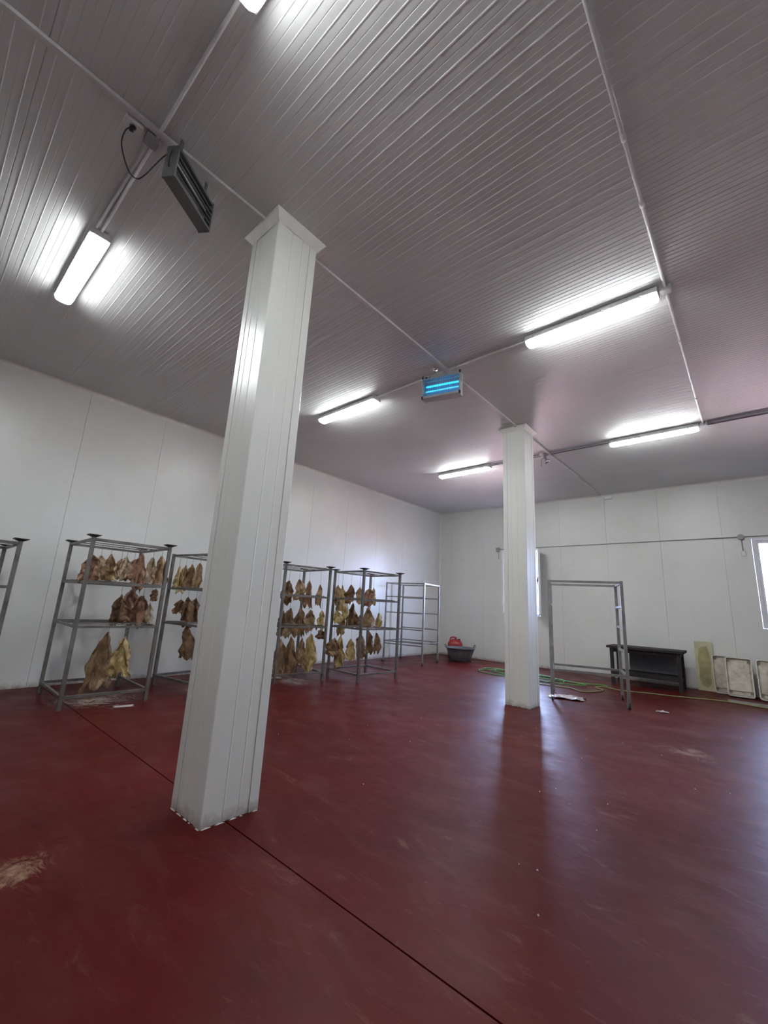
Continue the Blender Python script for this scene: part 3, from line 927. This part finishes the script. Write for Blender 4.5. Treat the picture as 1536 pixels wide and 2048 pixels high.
# ================================================================== INSECT KILLERS
def make_killer(loc, rz, L, hz, d, lit, label):
    """origin at the middle of the underside; the open front looks along local -Y"""
    r = tag(empty('insect_killer', loc, rz), label, 'insect killer', 'ceiling insect killers')
    body, dark = ('zap_metal', 'zap_blue') if lit else ('zap_grey', 'zap_dark')
    hl, hd, t = L / 2, d / 2, 0.012
    obj('back_panel', MB().box(-hl + t, hl - t, hd - 0.01, hd, t, hz - t), body, r)
    obj('reflector', MB().box(-hl + 0.02, hl - 0.02, hd - 0.022, hd - 0.012, 0.03, hz - 0.03), dark, r)
    obj('top_panel', MB().box(-hl + t, hl - t, -hd, hd, hz - 0.045 if lit else hz - 0.02, hz), body, r)
    obj('tray', MB().box(-hl + t, hl - t, -hd - 0.006, hd, 0, 0.03 if lit else 0.016), body, r)
    em = MB().box(-t / 2, t / 2, -hd - 0.004, hd + 0.002, -0.004, hz + 0.003).mesh('end_panel', body)
    for s in (-1, 1):
        link('end_panel', em, r, (s * (hl - t / 2), 0, 0))
    cm = MB().box(-0.010, 0.010, -hd - 0.008, -hd + 0.016, -0.018, 0.018).mesh('corner_block', 'black')
    for s in (-1, 1) if lit else ():
        for z in (0.014, hz - 0.014):
            link('corner_block', cm, r, (s * (hl - 0.004), 0, z))
    tm = MB().tube([(-hl + 0.035, 0, 0), (hl - 0.035, 0, 0)], 0.0125, 12).mesh('tube', 'uv' if lit else 'tube_off', True)
    for z in ((0.36, 0.60) if lit else (0.38, 0.66)):
        link('tube', tm, r, (0, -0.006 if lit else 0.002, hz * z))
    n = 2 if lit else 4
    sl = MB().box(-hl + t, hl - t, -0.004, 0.004, -0.003, 0.003) if lit else MB().add(
        [(-hl + t, -0.012, -0.012), (hl - t, -0.012, -0.012), (hl - t, 0.010, 0.010), (-hl + t, 0.010, 0.010), (-hl + t, -0.009, -0.015), (hl - t, -0.009, -0.015), (hl - t, 0.013, 0.007), (-hl + t, 0.013, 0.007)],
        [(0, 1, 2, 3), (7, 6, 5, 4), (0, 4, 5, 1), (1, 5, 6, 2), (2, 6, 7, 3), (3, 7, 4, 0)])
    slm = sl.mesh('slat', body)
    for i in range(n):
        z = 0.045 + (hz - 0.09) * (i + 0.5) / n if not lit else hz * (0.24, 0.72)[i]
        link('slat', slm, r, (0, -hd + 0.004, z))
    if lit:
        wm = MB().tube([(0, 0, 0.03), (0, 0, hz - 0.045)], 0.0016, 5).mesh('grid_wire', 'wire')
        for i in range(15):
            link('grid_wire', wm, r, (-hl + 0.03 + i * (L - 0.06) / 14, -hd + 0.014, 0))
        obj('switch', MB().box(-0.016, 0.016, -0.006, 0, -0.008, 0.008), 'black', r, (-hl + 0.055, -hd - 0.001, hz - 0.022))
        obj('indicator', MB().box(-0.006, 0.006, -0.004, 0, -0.006, 0.006), 'black', r, (-hl + 0.098, -hd - 0.001, hz - 0.022))
    return r


Z2P = (4.850, -7.300)
z2 = make_killer((Z2P[0], Z2P[1], 3.955), 0.257, 0.50, 0.31, 0.12, True, 'lit insect killer with two bright blue tubes hanging from ceiling')
hp = Vector((-0.10, 0.0, 0.31))
obj('hanging_hook', MB().tube([hp, hp + Vector((0, 0, 0.03)), hp + Vector((0.012, 0, 0.05)), hp + Vector((0.012, 0, 0.075)), hp + Vector((0, 0, 0.10)), hp + Vector((0, 0, 0.138))], 0.005, 8), 'chrome', z2)
hp2 = Vector((0.17, 0.0, 0.31))
obj('hanging_hook', MB().tube([hp2, hp2 + Vector((0, 0, 0.138))], 0.004, 8), 'chrome', z2)
obj('ceiling_rose', MB().lathe([(0.03, 0.030), (0.036, 0.012), (0.028, 0.0)], 16), 'chrome', z2, (hp.x, hp.y, H - 3.955 - 0.031), smooth=True)

Z1P = (4.849, -10.565, 4.02)
z1 = make_killer(Z1P, 2.142, 0.43, 0.25, 0.085, False, 'dark grey unlit slatted insect killer hanging near the top left')
for x in (-0.15, 0.15):
    obj('hanging_bracket', MB().box(x - 0.012, x + 0.012, -0.004, 0.004, 0.25, H - 4.02 - 0.001), 'zap_grey', z1)
cab = spline([(4.800, -10.962, 4.345), (4.775, -10.985, 4.310), (4.73, -10.985, 4.25), (4.71, -10.95, 4.17), (4.71, -10.90, 4.09), (4.75, -10.86, 4.05), (4.80, -10.83, 4.08),
              (4.83, -10.80, 4.16), (4.87, -10.77, 4.23), (4.93, -10.745, 4.255), (4.97, -10.752, 4.215), (4.975, -10.757, 4.15), (4.962, -10.748, 4.095)], 8)
c = tag(obj('power_cable', MB().tube(cab, 0.0042, 8), 'black', smooth=True), 'black cable looping from ceiling socket to grey insect killer', 'cable')
obj('plug', MB().tube([(4.795, -10.955, 4.352), (4.797, -10.959, 4.325), (4.79, -10.97, 4.318)], [0.019, 0.017, 0.008], 10), 'black', c, smooth=True)


# ================================================================== FAR SIDE THINGS
# dark table
t = tag(empty('table', (5.73, -0.73, 0), 0.03), 'dark brown wooden table with lower shelf against far wall', 'table')
TW, TD, TH = 1.36, 0.76, 0.775
obj('tabletop', MB().cbox(-TW / 2, TW / 2, -TD / 2, TD / 2, TH - 0.045, TH, 0.008), 'table', t)
for sx in (-1, 1):
    for sy in (-1, 1):
        part_box('leg', (0.062, 0.062, TH - 0.045), (sx * (TW / 2 - 0.09), sy * (TD / 2 - 0.07), (TH - 0.045) / 2), 'table', t)
for sy in (-1, 1):
    part_box('apron', (TW - 0.25, 0.03, 0.075), (0, sy * (TD / 2 - 0.07), TH - 0.085), 'table', t)
    part_box('stretcher', (TW - 0.25, 0.035, 0.05), (0, sy * (TD / 2 - 0.07), 0.22), 'table', t)
for sx in (-1, 1):
    part_box('side_apron', (0.03, TD - 0.2, 0.075), (sx * (TW / 2 - 0.09), 0, TH - 0.085), 'table', t)
    part_box('side_stretcher', (0.035, TD - 0.2, 0.05), (sx * (TW / 2 - 0.09), 0, 0.22), 'table', t)
part_box('shelf', (TW - 0.2, TD - 0.16, 0.022), (0, 0, 0.257), 'table', t)
part_box('back_panel', (TW - 0.42, 0.02, 0.44), (0.11, TD / 2 - 0.12, 0.49), 'table_panel', t)

# grey tub with ear handles, red canister behind it
tb = tag(empty('mortar_tub', (1.42, -1.02, 0)), 'wide grey rubber tub on the floor near the far corner', 'tub')
obj('shadow_block', MB().cbox(-0.24, 0.24, -0.2, 0.2, 0.0, 0.035, 0.02), 'black', tb)  # low stand, black for the dark shadow beneath the tub
outer = [(0.255, 0.035), (0.275, 0.045), (0.345, 0.25), (0.375, 0.335), (0.40, 0.345), (0.40, 0.358)]
inner = [(0.385, 0.360), (0.365, 0.340), (0.335, 0.25), (0.265, 0.065)]
ob = MB().lathe(outer + inner, 36)
obj('body', ob, 'rubber_grey', tb, smooth=True)
obj('lining', MB().lathe([(0.268, 0.066), (0.34, 0.25), (0.366, 0.325), (0.364, 0.325), (0.337, 0.25), (0.26, 0.068)], 36), 'tub_inner', tb, smooth=True)
for a in (0.95, 0.95 + math.pi):
    d = Vector((math.cos(a), math.sin(a), 0))
    s = Vector((-d.y, d.x, 0))
    c0 = d * 0.395
    pts = spline([c0 - s * 0.06 + Vector((0, 0, 0.345)), c0 - s * 0.055 + d * 0.03 + Vector((0, 0, 0.40)), c0 + d * 0.04 + Vector((0, 0, 0.43)), c0 + s * 0.055 + d * 0.03 + Vector((0, 0, 0.40)), c0 + s * 0.06 + Vector((0, 0, 0.345))], 5)
    obj('handle', MB().tube(pts, 0.011, 8), 'rubber_grey', tb, smooth=True)

cn = tag(empty('canister', (0.885, -0.42, 0), 0.55), 'red plastic canister behind the grey tub', 'canister')
cn.scale = (1.25, 1.25, 1.25)
cb = MB()
rings = []
prof = [(0.150, 0.105, 0.0), (0.165, 0.118, 0.015), (0.165, 0.118, 0.30), (0.160, 0.112, 0.335), (0.125, 0.085, 0.385), (0.070, 0.055, 0.41)]
nseg = 24
vv, ff = [], []
for (a, b_, z) in prof:
    for k in range(nseg):
        q = 2 * math.pi * k / nseg
        cs, sn = math.cos(q), math.sin(q)
        vv.append((math.copysign(abs(cs) ** 0.55, cs) * a, math.copysign(abs(sn) ** 0.55, sn) * b_, z))
for i in range(len(prof) - 1):
    for k in range(nseg):
        ff.append((i * nseg + k, i * nseg + (k + 1) % nseg, (i + 1) * nseg + (k + 1) % nseg, (i + 1) * nseg + k))
ff += [tuple(range(nseg - 1, -1, -1)), tuple((len(prof) - 1) * nseg + k for k in range(nseg))]
obj('body', cb.add(vv, ff), 'red_plastic', cn, smooth=True)
obj('handle', MB().tube(spline([(-0.12, 0, 0.375), (-0.10, 0, 0.435), (-0.03, 0, 0.455), (0.015, 0, 0.41)], 6), 0.015, 8), 'red_plastic', cn, smooth=True)
obj('cap', MB().lathe([(0.034, 0.0), (0.034, 0.03), (0.028, 0.035)], 16, (0.085, 0, 0.385)), 'black', cn)
obj('spout', MB().tube([(0.02, 0, 0.40), (0.015, 0.01, 0.46)], [0.022, 0.014], 10), 'red_plastic', cn, smooth=True)

# hoses
rr = random.Random(3)
pts = []
for i in range(25):
    q = i * 2 * math.pi / 9.0
    k = i / 24
    pts.append((3.62 + (0.86 - 0.18 * math.sin(i * 1.9)) * math.cos(q) + 0.25 * math.sin(i * 0.9), -2.02 + (0.42 + 0.10 * math.sin(i * 2.3)) * math.sin(q) - 0.28 * math.cos(q) * 0.3, 0.016 + 0.012 * (i // 9)))
pts += [(4.75, -1.80, 0.014), (5.00, -1.62, 0.013), (5.2, -1.66, 0.013)]
tag(obj('garden_hose', MB().tube(spline(pts, 6), 0.0105, 8), 'green', smooth=True), 'bright green hose coiled loosely on floor behind far column', 'hose')
pts = [(3.85, -2.45, 0.013), (4.10, -2.72, 0.013), (4.45, -2.70, 0.013), (4.75, -2.62, 0.012), (5.02, -2.80, 0.012), (5.20, -2.55, 0.012), (5.24, -2.22, 0.012), (5.05, -2.02, 0.012), (5.18, -1.80, 0.012),
       (5.46, -1.93, 0.012), (5.92, -1.76, 0.012), (6.37, -1.62, 0.012), (6.99, -1.34, 0.012), (7.6, -1.42, 0.012), (8.4, -1.45, 0.012)]
tag(obj('garden_hose', MB().tube(spline(pts, 8), 0.0105, 8), 'yellow_green', smooth=True), 'yellowish hose stretched along floor towards the right', 'hose')
tag(obj('floor_strip', MB().cbox(7.02, 9.4, -1.24, -0.98, 0.0, 0.012, 0.03), 'mat_grey'), 'flat grey strip lying on floor before the white trays', 'floor strip')

# yellowed board and white trays leaning on the far wall
def rounded(w, hgt, r, n=5):
    out = []
    for cx, cz, a0 in ((w / 2 - r, r, -90), (w / 2 - r, hgt - r, 0), (-w / 2 + r, hgt - r, 90), (-w / 2 + r, r, 180)):
        for i in range(n + 1):
            a = math.radians(a0 + 90 * i / n)
            out.append((cx + r * math.cos(a), cz + r * math.sin(a)))
    return out


def plate(mb, prof, y0, y1):
    n = len(prof)
    v = [(x, y0, z) for x, z in prof] + [(x, y1, z) for x, z in prof]
    return mb.add(v, [tuple(range(n)), tuple(range(2 * n - 1, n - 1, -1))] + [(i, i + n, (i + 1) % n + n, (i + 1) % n) for i in range(n)])


bd = tag(empty('cutting_board', (6.655, -0.085, 0.0)), 'tall yellowed plastic board leaning on the far wall', 'board')
bd.rotation_euler = (math.radians(-3.6), 0, 0)
obj('slab', plate(MB(), rounded(0.30, 0.97, 0.02), -0.012, 0.012), 'board', bd)
rr = random.Random(11)
wp = []
for i in range(40):
    a = 2 * math.pi * i / 40
    wp.append((0.105 * math.copysign(abs(math.cos(a)) ** 0.6, math.cos(a)) * rr.uniform(0.88, 1.06), 0.47 + 0.41 * math.copysign(abs(math.sin(a)) ** 0.75, math.sin(a)) * rr.uniform(0.95, 1.03)))
obj('worn_patch', plate(MB(), wp, -0.0135, -0.012), 'board_worn', bd)


def make_tray(loc, rx, label, w=0.40, hgt=0.72):
    r = tag(empty('plastic_tray', loc), label, 'tray', 'white trays leaning on the far wall')
    r.rotation_euler = (rx, 0, 0)
    d = 0.10
    o, i_ = rounded(w, hgt, 0.045), rounded(w - 0.03, hgt - 0.03, 0.035)
    i_ = [(x, z + 0.015) for x, z in i_]
    n = len(o)
    v = [(x, -d, z) for x, z in o] + [(x, -d, z) for x, z in i_] + [(x, 0, z) for x, z in o] + [(x, 0, z) for x, z in i_]
    f = []
    for k in range(n):
        m = (k + 1) % n
        f += [(k, m, n + m, n + k), (2 * n + k, 3 * n + k, 3 * n + m, 2 * n + m), (k, 2 * n + k, 2 * n + m, m), (n + k, n + m, 3 * n + m, 3 * n + k)]
    obj('rim', MB().add(v, f), 'tray_clean', r)
    obj('base', plate(MB(), i_, -0.050, -0.040), 'tray', r)
    pw, ph = w - 0.085, hgt - 0.17
    pan = [(x, z + 0.105) for x, z in rounded(pw, ph, 0.03)]
    obj('raised_panel', plate(MB(), pan, -0.078, -0.050), 'tray', r)
    for sx in (-1, 1):
        for z in (0.085, hgt - 0.06):
            part_box('corner_gap_shade', (0.042, 0.012, 0.048), (sx * (w / 2 - 0.045), -0.082, z), 'tray_dark', r)  # dark blocks, coloured as the shade in the tray's corner gaps
    part_box('foot_rib', (w - 0.12, 0.02, 0.012), (0, -0.088, 0.045), 'tray_clean', r)
    return r


make_tray((6.99, -0.15, 0.0), math.radians(-6.0), 'dirty white plastic tray partly hidden, next to yellowed board')
make_tray((7.205, -0.42, 0.0), math.radians(-14.0), 'dirty white plastic tray in front, between two other trays')
make_tray((7.665, -0.45, 0.0), math.radians(-14.0), 'dirty white plastic tray cut off by the right edge')


# ------------------------------------------------------------------ scraps on the floor
def scrap(loc, w, l, hgt, rz, seed, label, mat='paper'):
    rr = random.Random(seed)
    off = Vector((rr.uniform(-9, 9), rr.uniform(-9, 9), 0))
    nu, nv = 10, 7
    v, f = [], []
    for j in range(nv + 1):
        for i in range(nu + 1):
            u, t = i / nu * 2 - 1, j / nv * 2 - 1
            k = 1 + 0.35 * noise.noise(Vector((u * 1.5, t * 1.5, 4)) + off)
            z = hgt * max(0.0, 0.5 + 1.1 * noise.noise(Vector((u * 2, t * 2, 0)) + off)) * (1 - 0.6 * max(abs(u), abs(t)))
            v.append((u * l / 2 * k, t * w / 2 * k, 0.004 + z))
    for j in range(nv):
        for i in range(nu):
            a = j * (nu + 1) + i
            f.append((a, a + 1, a + nu + 2, a + nu + 1))
    o = obj('plastic_scrap', MB().add(v, f), mat, None, loc, (0, 0, rz))
    sm = o.modifiers.new('thickness', 'SOLIDIFY')
    sm.thickness = 0.003
    return tag(o, label, 'scrap', 'scraps on the floor')


scrap((1.76, -9.30, 0), 0.09, 0.20, 0.01, 1.4, 2, 'flat pale scrap on floor in front of left rack')
scrap((5.06, -3.68, 0), 0.30, 0.52, 0.08, 0.35, 5, 'crumpled clear plastic film at foot of tall empty rack')
scrap((4.80, -3.62, 0), 0.08, 0.2, 0.03, 0.9, 6, 'small crumpled film between far column and tall rack')
scrap((6.36, -3.45, 0), 0.07, 0.16, 0.03, 0.2, 9, 'small pale scrap right of tall rack caster')
scrap((1.05, -6.75, 0), 0.14, 0.35, 0.02, 1.2, 12, 'pale scrap on floor under rack right of near column')
rr = random.Random(21)
cm = MB()
spots = [(6.563, -8.83), (6.70, -9.17)] + [(rr.uniform(2.2, 7.3), rr.uniform(-9.2, -2.5)) for _ in range(60)]
for (x, yy) in spots:
    s = rr.uniform(0.004, 0.009)
    a = rr.uniform(0, 3)
    ca, sa = math.cos(a) * s, math.sin(a) * s * 0.7
    cm.add([(x + ca, yy + sa, 0.0005), (x - sa, yy + ca, 0.0005), (x - ca, yy - sa, 0.0005), (x + sa, yy - ca, 0.0005), (x, yy, 0.0005 + s * 0.8)], [(0, 1, 4), (1, 2, 4), (2, 3, 4), (3, 0, 4), (3, 2, 1, 0)])
cr = tag(obj('crumbs', cm, 'paper'), 'tiny white crumbs scattered over the red floor', 'crumbs')
cr['kind'] = 'stuff'
